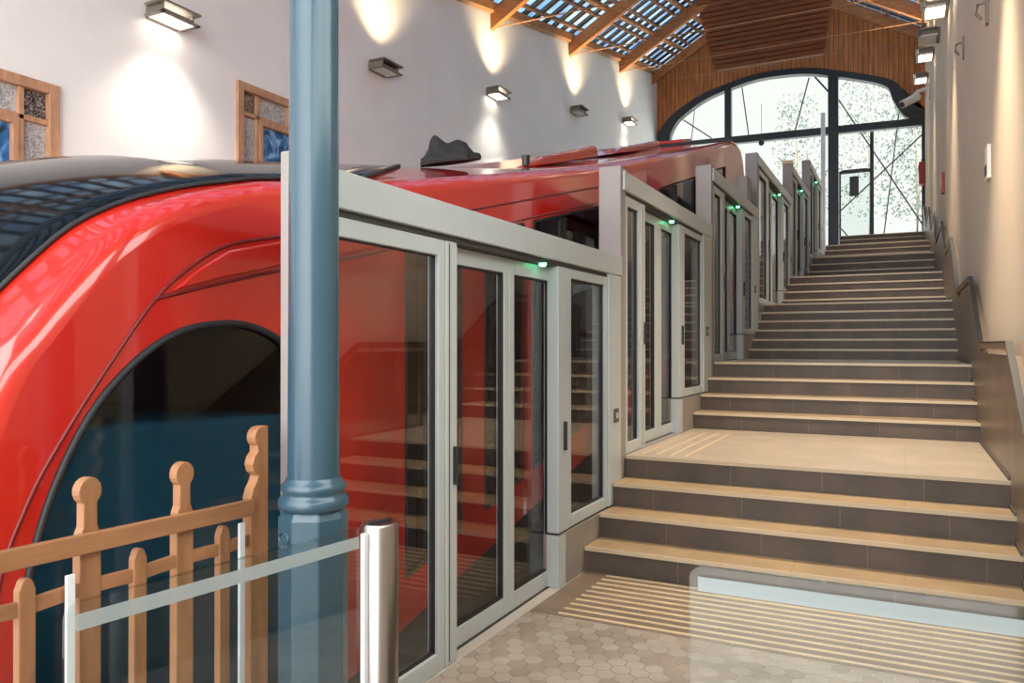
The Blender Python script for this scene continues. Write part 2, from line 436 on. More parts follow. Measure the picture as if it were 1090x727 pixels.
def oak_window(idx, w, label, flip):
    y0, y1, z0, z1 = w
    fr = MB().ring(XL-.12, XL+.05, y0-.07, y1+.07, z0-.07, z1+.07, .12)
    fr = fr.build('window_%d' % idx, M['wframe'], None, .01); struct(fr, label, 'window')
    a, b, c, d = y0+.05, y1-.05, z0+.05, z1-.05
    cy0, cy1 = a+.30, b-.30; cz = d-.33
    mm = MB()
    mm.box(XL-.08, XL+.02, cy0-.03, cy0+.03, c, d); mm.box(XL-.08, XL+.02, cy1-.03, cy1+.03, c, d)
    mm.box(XL-.08, XL+.02, a, b, cz-.03, cz+.03)
    mm.box(XL-.08, XL+.01, (cy0+cy1)/2-.02, (cy0+cy1)/2+.02, cz, d)
    mm.box(XL-.08, XL+.02, a, cy0, (c+cz)/2-.25, (c+cz)/2-.21); mm.box(XL-.08, XL+.02, cy1, b, (c+cz)/2-.25, (c+cz)/2-.21)
    sub(mm, 'glazing_bars', M['wframe'], fr, .006)
    sub(MB().ring(XL-.07, XL+.035, cy0+.03, cy1-.03, c, cz-.03, .07), 'casement', M['wframe'], fr, .008)
    sub(MB().box(XL-.05, XL-.03, cy0+.1, cy1-.1, c+.07, cz-.1), 'main_pane', M['blue_pane'], fr)
    sub(MB().box(XL-.05, XL-.03, cy0+.03, (cy0+cy1)/2-.02, cz+.03, d), 'top_pane', M['tex_pane'], fr)
    sub(MB().box(XL-.05, XL-.03, (cy0+cy1)/2+.02, cy1-.03, cz+.03, d), 'top_pane', M['tex_pane'], fr)
    for (ya, yb) in ((a, cy0-.03), (cy1+.03, b)):
        sub(MB().box(XL-.05, XL-.03, ya, yb, cz+.03, d), 'corner_pane', M['dark_pane'], fr)
        sub(MB().box(XL-.05, XL-.03, ya, yb, (c+cz)/2-.21, cz-.03), 'side_pane', M['tex_pane'], fr)
        sub(MB().box(XL-.05, XL-.03, ya, yb, c, (c+cz)/2-.25), 'side_pane', M['tex_pane'], fr)
oak_window(1, WIN[0], 'oak-framed window with blue pane at the far left edge', 0)
oak_window(2, WIN[1], 'oak-framed window with blue pane half hidden by the blue column', 0)

# glazed end wall with timber gable
def SM(P, n):
    out = []
    for i in range(len(P)-1):
        p0 = Vector(P[max(i-1, 0)]); p1 = Vector(P[i]); p2 = Vector(P[i+1]); p3 = Vector(P[min(i+2, len(P)-1)])
        for k in range(n):
            t_ = k/n; v = .5*((2*p1)+(-p0+p2)*t_+(2*p0-5*p1+4*p2-p3)*t_*t_+(-p0+3*p1-3*p2+p3)*t_**3); out.append(tuple(v))
    return out+[tuple(P[-1])]
ARCH = [(-8.68, 9.30), (-8.60, 9.85), (-8.03, 10.50), (-6.96, 11.08), (-5.97, 11.36), (-4.96, 11.56), (-4.02, 11.58), (-3.08, 11.50), (-2.19, 11.28), (-.88, 10.86), (-.29, 10.58), (.03, 10.16), (.35, 9.66), (.72, 9.48)]
ARCH = SM(ARCH, 5)
gp = [(XL, 9.20)] + ARCH + [(XW, 9.2), (XW, eave(YE)+.0), (XC, eave(YE)+PITCH*(XC-XL)), (XL, eave(YE))]
struct(MB().prism(gp, 'Y', YE-.1, YE+.15).build('wall_end', M['gable']), 'orange-brown boarded timber gable above the arched end window')
w3 = MB()
def offs(pts, d):
    out = []
    for i, p in enumerate(pts):
        a = Vector(pts[max(i-1, 0)]); b = Vector(pts[min(i+1, len(pts)-1)]); t = (b-a).normalized(); n = Vector((t.y, -t.x))
        out.append((p[0]+n.x*d[i], p[1]+n.y*d[i]))
    return out
d0_ = [.55, .50, .34, .26, .22, .22, .22, .22, .22, .22, .28, .42, .45, .35]
dd_ = [d0_[min(i//5, 12)]*(1-(i % 5)/5)+d0_[min(i//5+1, 13)]*((i % 5)/5) for i in range(len(ARCH))]
inn = offs(ARCH, dd_)
for i in range(len(ARCH)-1):
    w3.prism([ARCH[i], ARCH[i+1], inn[i+1], inn[i]], 'Y', YE-.22, YE+.1)
win3 = w3.build('window_3', M['dark_steel']); struct(win3, 'arched black steel end window at the top of the stairs', 'window')
sub(MB().bar((XL, YE-.06, 9.27), (XW, YE-.06, 9.1), .25, .26), 'transom', M['dark_steel'], win3)
sub(MB().box(-6.06, -5.82, YE-.2, YE+.06, 4.2, 11.3), 'mullion', M['dark_steel'], win3)
sub(MB().box(-2.42, -2.08, YE-.2, YE+.06, 4.2, 11.2), 'mullion', M['dark_steel'], win3)
sub(MB().box(XW-.1, XW, YE-.16, YE+.06, 5.1, 9.2), 'side_frame', M['dark_steel'], win3)
sub(MB().box(XL, XL+.12, YE-.16, YE+.06, 3., 9.3), 'side_frame', M['dark_steel'], win3)
sub(MB().box(XL, XW, YE+.02, YE+.035, 3.6, 11.6), 'glazing', M['clear'], win3)
for (p, q, r) in (((-2.1, 10.35), (.6, 5.6), .022), ((.66, 8.85), (-2.17, 6.2), .022), ((-7.75, 10.35), (-6.65, 9.5), .022), ((-5.5, 11.3), (-5.25, 9.4), .02), ((-3.1, 11.3), (-3.62, 9.3), .022), ((-.1, 10.0), (-.65, 5.2), .018), ((-2.2, 5.9), (-1.6, 5.15), .02), ((-7.3, 10.8), (-7.45, 9.4), .015), ((-2.9, 11.3), (-2.3, 10.5), .03)):
    sub(MB().tube([(p[0], YE+.3, p[1]), (q[0], YE+.3, q[1])], r*1.15, 8), 'brace_rod', M['dark_steel'], win3)
d1 = MB()
d1.box(-2.06, -2.0, YE-.12, YE-.02, 5.1, 7.66); d1.box(-1.06, -.94, YE-.12, YE-.02, 5.1, 8.95); d1.box(-2.0, -1.06, YE-.12, YE-.02, 7.56, 7.68)
door = struct(d1.build('door_1', M['dark_steel']), 'glazed exit door in the end window', 'door')
sub(MB().box(-1.98, -1.08, YE-.06, YE-.05, 5.15, 7.54), 'glazing', M['clear'], door)
sub(MB().box(-1.72, -1.42, YE-.08, YE-.065, 6.75, 7.45), 'notice', M['sign'], door)
sub(MB().box(-1.95, -1.15, YE-.2, YE-.13, 7.58, 7.68), 'door_closer', M['dark_steel'], door)
t = thing('steel_post', (-2.55, YE-.5, 4.66), 'slim grey steel post in front of the tall mullion of the end window', 'post')
MB().box(-2.62, -2.48, YE-.62, YE-.5, 4.68, 9.7).build('shaft', M['white_metal'], t, .01)
MB().box(-2.7, -2.4, YE-.7, YE-.42, 4.66, 4.72).build('base_plate', M['white_metal'], t, .01)
t = thing('pendant_lamp', (-4.6, YE-.9, 8.9), 'tiny black pendant lamp hanging below the transom of the end window', 'lamp')
MB().tube([(-4.6, YE-.9, 10.2), (-4.6, YE-.9, 8.95)], .008, 6).build('cord', M['black'], t)
MB().lathe([(.03, 8.98), (.10, 8.85), (.10, 8.75), (.04, 8.70)], (-4.6, YE-.9), 14).build('shade', M['black'], t)

# ---------------------------------------------------------------- roof
def roof_side(x0, x1, off, y0, y1, t):
    """points of a sloping quad of the roof"""
    return [(x, y, roofz(x, y)+o) for o in (off, off+t) for (x, y) in ((x0, y0), (x1, y0), (x1, y1), (x0, y1))]
QF = [(0, 3, 2, 1), (4, 5, 6, 7), (0, 1, 5, 4), (1, 2, 6, 5), (2, 3, 7, 6), (3, 0, 4, 7)]
mb = MB()
for (a, b) in ((XL-.5, XC), (XC, XW+.5)):
    mb.add([(x, y, roofz(min(max(x, XL-9), XW+9), y)+o) for o in (.30, .33) for (x, y) in ((a, YF), (b, YF), (b, YE+.5), (a, YE+.5))], QF)
ceil = struct(mb.build('ceiling', M['roofpane']), 'pitched roof of pale translucent sheets between brown battens')
mb = MB(); y = YF+.2
ba = MB()
while y < YE+.3:
    for (a, b) in ((XL-.5, XC), (XC, XW+.5)):
        mb.add([(x, yy, roofz(x, yy)+o) for o in (.26, .295) for (x, yy) in ((a, y), (b, y), (b, y+.20), (a, y+.20))], QF)
        ba.add([(x, yy, roofz(x, yy)+o) for o in (.23, .30) for (x, yy) in ((a, y+.20), (b, y+.20), (b, y+.24), (a, y+.24))], QF)
    y += .62
o = mb.build('slate_strips', M['slatroof']); o.parent = ceil
o = ba.build('battens', M['batten']); o.parent = ceil
ba2 = MB()
for (a, b, s_) in ((XL, XC, 1), (XW, XC, -1)):
    for k in range(9):
        x = a + s_*(.27+k*.53)
        ba2.add([(xx, yy, roofz(xx, yy)+o) for o in (.22, .29) for (xx, yy) in ((x-.03, YF), (x+.03, YF), (x+.03, YE+.1), (x-.03, YE+.1))], QF)
o = ba2.build('cross_battens', M['batten']); o.parent = ceil
n = 1
def trim(mb, m, label, bev=0.):
    global n
    n += 1
    return struct(mb.build('trim_%d' % n, m, None, bev), label)
def purl(x, h, w, lab):
    m_ = MB().add([(xx, yy, roofz(xx, yy)+o) for o in (.21-h, .21) for (xx, yy) in ((x-w/2, YF), (x+w/2, YF), (x+w/2, YE-.1), (x-w/2, YE-.1))], QF)
    trim(m_, M['purlin'], lab)
for k in range(5):
    dx = .08 + k*1.06
    purl(XL+dx, .10 if k else .20, .09, 'pine purlin along the left roof slope')
    purl(XW-dx, .10 if k else .20, .09, 'pine purlin along the right roof slope')
TR = [2.0, 6.7, 11.4, 16.15, 20.95, 25.44, 29.3]
for y in TR:
    for sx in (1, -1):
        x0 = XL if sx > 0 else XW
        m_ = MB()
        xe = XC
        pts = [(x0, -.36), (xe, -.36), (xe, .05), (x0, .05)]
        m_.prism([(x, roofz(x, y)+dz) for x, dz in pts], 'Y', y-.07, y+.07)
        trim(m_, M['beam'], 'orange pine rafter under the %s roof slope' % ('left' if sx > 0 else 'right'), .01)
    m_ = MB().tube([(XL, y+.12, eave(y)-.25), (XW, y+.12, eave(y)-.25)], .017, 8)
    trim(m_, M['purlin'], 'thin tie rod crossing under the roof')
# slatted wooden bulkhead
sb = thing('slatted_bulkhead', (-4.05, 26.6, 11.0), 'dark brown slatted wooden bulkhead hanging under the ridge before the gable', 'panel')
b0, b1 = Vector((-4.05, 26.9, 10.95)), Vector((-3.8, 23.6, 14.6))
b1 = b0.lerp(b1, .50)
NS = 15
mb = MB()
for k in range(NS):
    f = (k+.5)/NS; c = b0.lerp(b1, f); hw = 1.75 + .40*f
    d = (b1-b0).normalized(); nr = Vector((1, 0, 0)).cross(d)
    mb.obox(c, Vector((hw, 0, 0)), d*(b1-b0).length/NS*.40, nr*.03)
mb.build('slats', M['slat'], sb)
for s_ in (-1, 1):
    MB().bar(b0+Vector((s_*1.68, .06, 0)), b1+Vector((s_*2.10, .06, 0)), .08, .08, (0, 1, 0)).build('side_batten', M['batten'], sb)
d = (b1-b0).normalized()
bk = MB().add([b0+Vector((-1.7, .12, 0)), b0+Vector((1.7, .12, 0)), b1+Vector((2.1, .12, 0)), b1+Vector((-2.1, .12, 0)),
               b0+Vector((-1.7, .2, 0)), b0+Vector((1.7, .2, 0)), b1+Vector((2.1, .2, 0)), b1+Vector((-2.1, .2, 0))], QF)
bk.build('backing_board', M['batten'], sb)

# ---------------------------------------------------------------- wall lamps
def spot(name, loc, tgt, en, ang, col, blend=.5, r=.06):
    l = bpy.data.lights.new(name, 'SPOT'); l.energy = en; l.spot_size = math.radians(ang); l.spot_blend = blend; l.color = col; l.shadow_soft_size = r
    o = bpy.data.objects.new(name, l); COL.objects.link(o); o.location = loc
    o.rotation_euler = (Vector(tgt)-Vector(loc)).to_track_quat('-Z', 'Y').to_euler(); return o
WARM = (1, .76, .45); NEUT = (1, .92, .80); SOFT = (1, .84, .62)
def wall_lamp(side, y, z, up, down, label, group, eu=260, ed=260):
    s_ = 1 if side == 'l' else -1
    xw = XL if side == 'l' else XW
    X = lambda d: xw + s_*d
    t = thing('wall_lamp', (xw, y, z), label, 'lamp', group)
    q = lambda a, b: (min(X(a), X(b)), max(X(a), X(b)))
    hw = .30
    x0, x1 = q(0, .05); MB().box(x0, x1, y-hw*.8, y+hw*.8, z-.08, z+.09).build('back_plate', M['lamp_metal'], t, .008)
    x0, x1 = q(.05, .40); MB().box(x0, x1, y-hw, y+hw, z+.06, z+.09).build('upper_plate', M['lamp_metal'], t, .006)
    x0, x1 = q(.05, .33)
    bd = MB().box(x0, x1, y-hw*.8, y-hw*.8+.02, z-.05, z+.06).box(x0, x1, y+hw*.8-.02, y+hw*.8, z-.05, z+.06)
    bx0, bx1 = q(.31, .33); bd.box(bx0, bx1, y-hw*.8, y+hw*.8, z-.05, z+.0)
    bd.build('body', M['lamp_metal'], t, .006)
    x0, x1 = q(.05, .38); lp = MB().ring(0, 1, 0, 1, 0, 1, .1)  # lower tray as a frame
    lp = MB().box(x0, x1, y-hw, y-hw+.06, z-.08, z-.05).box(x0, x1, y+hw-.06, y+hw, z-.08, z-.05)
    fx0, fx1 = q(.33, .38); lp.box(fx0, fx1, y-hw, y+hw, z-.08, z-.05); lp.build('lower_frame', M['lamp_metal'] if side == 'l' else M['lamp_white'], t, .006)
    x0, x1 = q(.06, .33); MB().box(x0, x1, y-hw+.06, y+hw-.06, z-.068, z-.055).build('diffuser', M['diff'] if down else M['lamp_white'], t)
    if up:
        spot('lamp_light_up', (X(.52), y, z+.14), (X(.46), y, z+3), eu*.95, 104, WARM, 1., .10)
    if down:
        spot('lamp_light_down', (X(.52), y, z-.10), (X(.46 if side == 'l' else .9), y+(0 if side == 'l' else .3), z-3), ed*(.85 if side == 'l' else 1.2), 104 if side == 'l' else 72, NEUT if side == 'l' else SOFT, 1., .15)
G1 = 'lamps along the left wall'
wall_lamp('l', 7.0, 5.78, True, True, 'large lit wall lamp upper left of the blue column, nearest on the left wall', G1, 130, 110)
wall_lamp('l', 11.65, 6.58, True, False, 'second wall lamp from the left on the white wall, right beside the blue column', G1, 150)
wall_lamp('l', 16.1, 7.40, True, True, 'middle wall lamp on the white left wall, above the black roof cover', G1, 150, 70)
wall_lamp('l', 21.2, 8.36, True, False, 'fourth wall lamp on the left wall, just below the rafter ends', G1, 150)
wall_lamp('l', 25.9, 9.26, True, True, 'farthest lit wall lamp on the left wall beside the timber gable', G1, 130, 60)
G2 = 'lamps along the right wall'
for y, z, dn, lb in ((2.6, 4.5, 160, 'wall lamp on the right wall above the lower hall floor'), (6.2, 5.2, 480, 'wall lamp on the right wall above the first landing'),
                     (12.6, 6.6, 330, 'wall lamp on the right wall above the dark flight of six'), (14.2, 6.92, 60, 'nearest wall lamp in view on the right wall, cut by the top edge'), (17.6, 7.66, 0, 'second wall lamp on the right wall, with a grey top plate'),
                     (20.6, 8.30, 260, 'third wall lamp on the right wall before the timber gable'), (25.6, 9.28, 120, 'farthest wall lamp on the right wall, beside the security camera')):
    wall_lamp('r', y, z, True, dn > 0, lb, G2, 150, dn)
t = thing('security_camera', (XW, 24., 8.35), 'white security camera on a bracket high on the right wall under the lamps', 'camera')
MB().box(XW-.06, XW, 23.85, 24.15, 8.2, 8.6).build('wall_plate', M['lamp_white'], t, .01)
MB().tube([(XW-.05, 24., 8.5), (XW-.3, 24., 8.45), (XW-.42, 23.9, 8.3)], .05, 10).build('arm', M['lamp_white'], t)
MB().tube([(XW-.30, 24.05, 8.32), (XW-.68, 23.7, 8.06)], .11, 14).build('housing', M['lamp_white'], t)
MB().tube([(XW-.675, 23.705, 8.063), (XW-.70, 23.68, 8.045)], .075, 14).build('lens', M['black'], t)

# ---------------------------------------------------------------- platform screen doors
SC = [  # floor z, post y, A glass end, A jamb end, stile, D jamb 0/1, D glass 0/1, end post, end
 (0.000, 2.08, 2.97, 3.17, (3.80, 3.92), (4.38, 4.55), (4.59, 5.14), 5.27, 5.54),
 (0.660, 5.55, 6.03, 6.17, (6.70, 6.90), (7.25, 7.42), (7.56, 8.12), 8.22, 8.60),
 (1.305, 8.62, 9.20, 9.34, (9.86, 10.0), (10.45, 10.62), (10.68, 11.15), 11.25, 11.60),
 (2.108, 11.64, 12.5, 12.7, (13.4, 13.55), (14.2, 14.4), (14.45, 15.0), 15.15, 15.50),
 (2.752, 15.54, 16.2, 16.35, (16.85, 17.0), (17.45, 17.6), (17.65, 18.2), 18.3, 18.62),
 (3.496, 18.66, 19.3, 19.45, (19.95, 20.1), (20.5, 20.65), (20.7, 21.2), 21.3, 21.65)]
SL = ['nearest platform screen, big grey framed glass doors right of the blue column',
      'second platform screen along the stairs, beside the sunlit landing',
      'third platform screen along the stairs, beside the dark flight of six',
      'fourth platform screen along the stairs, beyond the short post',
      'fifth platform screen along the stairs, behind the brass-capped post',
      'farthest platform screen, next to the end window']
XA, XB = -1.90, -1.97      # front faces: fixed panels / sliding doors
for k, (z, yp, ag, aj, stl, dj, dg_, ep, ye) in enumerate(SC):
    t = thing('platform_screen', (XA-.08, (yp+ye)/2, z), SL[k], 'screen door', 'platform screen doors along the stairs')
    ht, hb = z+2.155, z+2.010
    al = M['alu']
    MB().box(XA-.17 if k else XA-.075, XA+.02, yp+.05, ye+.004, hb, ht).build('header_beam', al, t, .006)
    MB().box(XA-.12, XA-.006, yp+.10, ye-.02, hb-.028, hb).build('door_track', M['alu_d'], t)
    MB().box(XA-.17 if k else XA-.075, XA+.004, yp, yp+.12, z-.30 if k else 0., ht+.03).build('tall_post', M['post'] if k != 4 else M['post'], t, .006)
    if k == 4: MB().box(XA-.18, XA+.014, yp-.01, yp+.13, ht+.03, ht+.10).build('post_cap', M['brown_rail'], t, .004)
    if k == 2: MB().box(XA-.15, XA-.02, 10.95, 11.25, ht-.02, ht+.36).build('short_post', M['post'], t, .006)
    # fixed panel A
    a = MB().ring(XA-.06, XA, yp+.12, aj-.10, z, hb-.028, .06, .075, .085).build('fixed_panel', al, t, .005)
    sub(MB().box(XA-.04, XA-.028, yp+.17, aj-.15, z+.08, hb-.10), 'glass', M['glass'], a)
    sub(MB().ring(XA-.05, XA-.018, yp+.175, aj-.155, z+.08, hb-.098, .008), 'gasket', M['rubber'], a)
    jb = MB().box(XA-.075, XA+.004, aj-.095, aj, z, hb-.028).box(XA-.06, XA+.004, aj-.098, aj-.09, z, hb-.03)
    jb = jb.build('door_jamb', al, t, .005)
    sub(MB().box(XA-.002, XA+.0055, aj-.075, aj-.068, z+.02, hb-.04), 'groove', M['alu_d'], jb)
    hd = sub(MB().box(XA+.004, XA+.028, aj-.040, aj-.028, z+.84, z+1.02), 'handle', M['black'], jb, .004)
    # sliding leaves B and C
    s0 = aj+.005; s3 = dj[0]+.10
    for (a0, a1, w0, w1) in ((s0, (stl[0]+stl[1])/2-.003, .05, (stl[1]-stl[0])/2), ((stl[0]+stl[1])/2+.003, s3, (stl[1]-stl[0])/2, .05)):
        fb = MB(); x0, x1 = XB-.05, XB
        fb.box(x0, x1, a0, a0+w0, z+.004, hb-.03); fb.box(x0, x1, a1-w1, a1, z+.004, hb-.03)
        fb.box(x0, x1, a0+w0, a1-w1, hb-.115, hb-.03); fb.box(x0, x1, a0+w0, a1-w1, z+.004, z+.10)
        fb = fb.build('sliding_door', al, t, .004)
        sub(MB().box(x0+.018, x0+.03, a0+w0-.01, a1-w1+.01, z+.09, hb-.105), 'glass', M['glass'], fb)
        sub(MB().ring(x0+.012, x1-.006, a0+w0-.001, a1-w1+.001, z+.099, hb-.114, .009), 'gasket', M['rubber'], fb)
    MB().box(XB-.06, XA+.008, s0 if k == 0 else yp+.12, dj[0], z-.03, z-.001).build('threshold', M['plinth'], t)
    MB().box(XB-.06, XB+.012, s0, dj[0], z-.001, z+.006).build('floor_track', M['alu_d'], t)
    # fixed panel D on its plinth
    pz = z+.335
    MB().box(XA-.10, XA+.010, dj[0], ye, z-.02, pz-.012).build('plinth', M['plinth'], t)
    MB().box(XA-.09, XA-.003, dj[0]+.003, ye-.003, pz-.012, pz).build('shadow_gap', M['alu_d'], t)
    jm = MB().box(XA-.075, XA+.004, dj[0], dj[1], pz, hb-.028).build('door_jamb', al, t, .005)
    sub(MB().box(XA+.004, XA+.028, dj[0]+.078, dj[0]+.090, z+.84, z+1.02), 'handle', M['black'], jm, .004)
    MB().box(XA-.078, XA+.0105, dj[0]-.001, dj[0]+.10, z, pz-.013).build('jamb_foot', al, t, .004)
    dp = MB().ring(XA-.06, XA, dj[1], ep, pz, hb-.028, .045, .06, .075).build('end_panel', al, t, .005)
    sub(MB().box(XA-.04, XA-.028, dj[1]+.04, ep-.04, pz+.07, hb-.085), 'glass', M['glass'], dp)
    sub(MB().ring(XA-.05, XA-.018, dj[1]+.044, ep-.044, pz+.074, hb-.087, .008), 'gasket', M['rubber'], dp)
    MB().box(XA-.12, XA+.012, ep+.004, ye, pz, hb).build('end_post', al, t, .006)
    cb = MB().box(XA+.012, XA+.022, ep+.10, ep+.19, z+.93, z+1.03).build('call_button', M['sign'], t, .004)
    sub(MB().box(XA+.022, XA+.026, ep+.125, ep+.165, z+.96, z+1.0), 'button_face', M['alu'], cb)
    MB().lathe([(.016, hb-.045), (.022, hb-.036), (.022, hb-.026)], (XA-.02, dj[0]-.18), 14).build('indicator_light', M['led'], t)

# platform edge wall and track bed
mb = MB()
for k, (z, yp, ag, aj, stl, dj, dg_, ep, ye) in enumerate(SC): mb.box(XB-.10, XA-.11, yp+.02, ye+.06, z-2.5, z-.012)
mb.box(-2.0, XA-.11, YF, 2.14, -2.5, -.012)
struct(mb.build('trim_40', M['plinth']), 'grey platform edge wall under the screens')
struct(MB().add([(x, y, -1.1+.21*(y-YF)+o-.9) for o in (-.2, 0) for (x, y) in ((XL, YF), (XB-.10, YF), (XB-.10, YE), (XL, YE))], QF).build('trim_41', M['trench']), 'dark sloping track bed under the train')

# ---------------------------------------------------------------- the red funicular car
def catmull(P, n=8):
    out = []
    for i in range(len(P)-1):
        p0 = Vector(P[max(i-1, 0)]); p1 = Vector(P[i]); p2 = Vector(P[i+1]); p3 = Vector(P[min(i+2, len(P)-1)])
        for k in range(n):
            t_ = k/n
            out.append(.5*((2*p1)+(-p0+p2)*t_+(2*p0-5*p1+4*p2-p3)*t_*t_+(-p0+3*p1-3*p2+p3)*t_**3))
    out.append(Vector(P[-1])); return out
PR = [(1.30, -.35), (1.20, .10), (1.16, .50), (1.175, .85), (1.235, 1.16), (1.34, 1.435), (1.445, 1.578), (1.562, 1.722), (1.695, 1.866), (1.840, 1.968), (2.005, 2.049), (2.18, 2.115), (2.37, 2.172), (2.52, 2.206),
      (3.38, 2.375), (4.8, 2.70), (6.364, 3.075), (7.752, 3.44), (9.3, 3.855), (10.85, 4.28), (11.9, 4.57), (12.5, 4.70), (12.85, 4.68), (13.10, 4.50), (13.22, 4.2), (13.28, 3.6), (13.28, 2.6)]
PP = catmull(PR, 6)
NP = len(PP)
NRM = []
for i in range(NP):
    d = (PP[min(i+1, NP-1)]-PP[max(i-1, 0)]).normalized(); NRM.append(Vector((-d.y, d.x)))
XT0, XT1, RF, CR = -2.35, -5.45, .085, .30
def cross():
    out = []
    for k in range(7):
        a = k/6*PI/2; out.append((XT0-RF*(1-math.cos(a)), -RF*(1-math.sin(a))))
    for k in range(1, 24):
        u = -1+2*k/24; out.append((XT0-RF+(XT1-XT0+2*RF)*(k/24), CR*(1-u*u)))
    for k in range(7):
        a = (1-k/6)*PI/2; out.append((XT1+RF*(1-math.cos(a)), -RF*(1-math.sin(a))))
    return out
CS = cross()
def crown(y):
    t_ = min(max((y-2.6)/4.4, 0), 1); t_ = t_*t_*(3-2*t_); return .23*(1-t_)+.035*t_
def shellpt(i, j, extra=0.):
    x, dn = CS[j]
    if dn > 0: dn = dn/CR*crown(PP[i].x)
    p = PP[i]+NRM[i]*(dn+extra); return (x, p.x, p.y)
car = thing('funicular_car', (-3.9, 7., 0.), 'long glossy red funicular car with a rounded nose beside the platform screens', 'train')
mb = MB()
vs = [shellpt(i, j) for i in range(NP) for j in range(len(CS))]; nc = len(CS)
mb.add(vs, [(i*nc+j, i*nc+j+1, (i+1)*nc+j+1, (i+1)*nc+j) for i in range(NP-1) for j in range(nc-1)], 0, True)
mb.build('body_shell', M['red'], car)
# black windscreen wrapping over the nose on to the roof
def idx_at_y(y):
    for i in range(NP):
        if PP[i].y > 1.5 and PP[i].x >= y: return i
    return NP-1
def Ppos(sf):
    i = min(int(sf), NP-2); f = sf-i; return PP[i].lerp(PP[i+1], f), NRM[i].lerp(NRM[i+1], f).normalized()
def sf_at_y(y):
    for i in range(20, NP-1):
        if PP[i].x <= y < PP[i+1].x and PP[i].y > 1.2: return i + (y-PP[i].x)/(PP[i+1].x-PP[i].x)
    return 20.
mb = MB(); A, B = 40, 26; s_start = 6.
xa, xb = XT0-RF-.015, XT1+RF+.015
vs = []
for b_ in range(B+1):
    u = -1+2*b_/B; x = xa+(xb-xa)*b_/B; dk = 1-u*u*.985
    se = sf_at_y(3.15+1.75*(1-abs(u)**2.2))
    for a_ in range(A+1):
        p, nn = Ppos(s_start+(se-s_start)*a_/A)
        k_ = min(max((2.3-p.x)/.9, 0), 1)
        x = (xa-.13*k_)+((xb+.13*k_)-(xa-.13*k_))*b_/B; u = -1+2*(x-(XT0-RF))/((XT1+RF)-(XT0-RF))
        q = p+nn*(crown(p.x)*(1-u*u)+.010); vs.append((x, q.x, q.y))
mb.add(vs, [(b_*(A+1)+a_, b_*(A+1)+a_+1, (b_+1)*(A+1)+a_+1, (b_+1)*(A+1)+a_) for b_ in range(B) for a_ in range(A)], 0, True)
wsn = mb.build('windscreen', M['screen_black'], car)
sm = wsn.modifiers.new('thick', 'SOLIDIFY'); sm.thickness = .008; sm.offset = -1
edge = [vs[b_*(A+1)+A] for b_ in range(B+1)]
sub(MB().tube(edge, .012, 8), 'seal', M['rubber'], wsn)
sub(MB().tube([vs[a_] for a_ in range(A+1)], .009, 8), 'seal', M['rubber'], wsn)
wp = sub(MB().bar((-2.72, 1.36, 1.47), (-2.62, 1.50, 1.52), .012, .02), 'wiper', M['steel'], wsn)

# right side wall with arched cab window and the saloon windows
inset = [PP[i]-NRM[i]*RF for i in range(NP)]
low = [(13.28-RF, 2.1), (1.30+RF, -.42)]
outer = [(p.x, p.y) for p in inset] + low
def ztop(y):
    for i in range(20, NP-1):
        if PP[i].x <= y <= PP[i+1].x: return PP[i].y+(PP[i+1].y-PP[i].y)*(y-PP[i].x)/max(1e-6, PP[i+1].x-PP[i].x)
    return 4.5
archw = catmull([(1.40, -.20), (1.385, .25), (1.40, .62), (1.427, .81), (1.46, .94), (1.507, 1.067), (1.586, 1.22), (1.684, 1.349), (1.823, 1.469), (1.971, 1.546), (2.14, 1.578), (2.287, 1.577), (2.448, 1.53), (2.56, 1.44), (2.64, 1.28), (2.67, 1.05), (2.68, .5), (2.68, -.20)], 4)
archw = [(p.x, p.y) for p in archw]
holes = [archw]
spans = [(3.40, 3.97), (4.27, 4.82), (4.98, 6.36), (6.75, 7.75), (8.15, 9.85), (10.2, 11.6)]
for (a, b) in spans:
    lo = lambda y: .27+.225*(y-3.4)
    holes.append([(a, lo(a)), (b, lo(b)), (b, ztop(b)-.37), (a, ztop(a)-.37)])
for nm, xx in (('side_panel', XT0), ('far_side_panel', XT1)):
    o = wall_with_holes(nm, outer, holes if xx == XT0 else [], xx-.03 if xx == XT0 else xx, xx if xx == XT0 else xx+.03, M['red']); adopt(o, car)
    if xx == XT0: side = o
mb = MB().prism(archw, 'X', XT0-.022, XT0-.012)
cw = mb.build('cab_window', M['train_glass'], car)
mb = MB(); ap = [(XT0+.002, p[0], p[1]) for p in archw]; mb.tube(ap+[ap[0]], .014, 8)
sub(mb, 'seal', M['rubber'], cw)
for h in holes[1:]:
    w_ = MB().prism(h, 'X', XT0-.022, XT0-.012).build('saloon_window', M['train_glass'], car)
    hp_ = [(XT0+.001, p[0], p[1]) for p in h]; sm_ = MB()
    for a, b in zip(hp_, hp_[1:]+hp_[:1]): sm_.bar(a, b, .018, .012, (1, 0, 0))
    sub(sm_, 'seal', M['rubber'], w_)
    for f in (.36, .42):
        if h[1][0]-h[0][0] > 1.2:
            yb = h[0][0]+(h[1][0]-h[0][0])*f
            sub(MB().box(XT0-.012, XT0+.004, yb-.02, yb+.02, .25+.225*(yb-3.4)+.03, ztop(yb)-.39), 'window_bar', M['black'], w_)
# seams on the side panel
def seam(pts, nm='seam', r=.007):
    pp = catmull(pts, 5); MB().tube([(XT0+.001, p.x, p.y) for p in pp], r, 8).build(nm, M['red_d'], car)
seam([(1.30, .2), (1.33, .75), (1.42, 1.02), (1.54, 1.224), (1.70, 1.45), (1.864, 1.66), (2.004, 1.778), (2.18, 1.881), (2.469, 1.954), (3.4, 2.15), (6.3, 2.86)])
seam([(1.864, 1.66), (2.15, 1.735), (2.469, 1.811), (3.4, 2.02), (6.2, 2.70)])
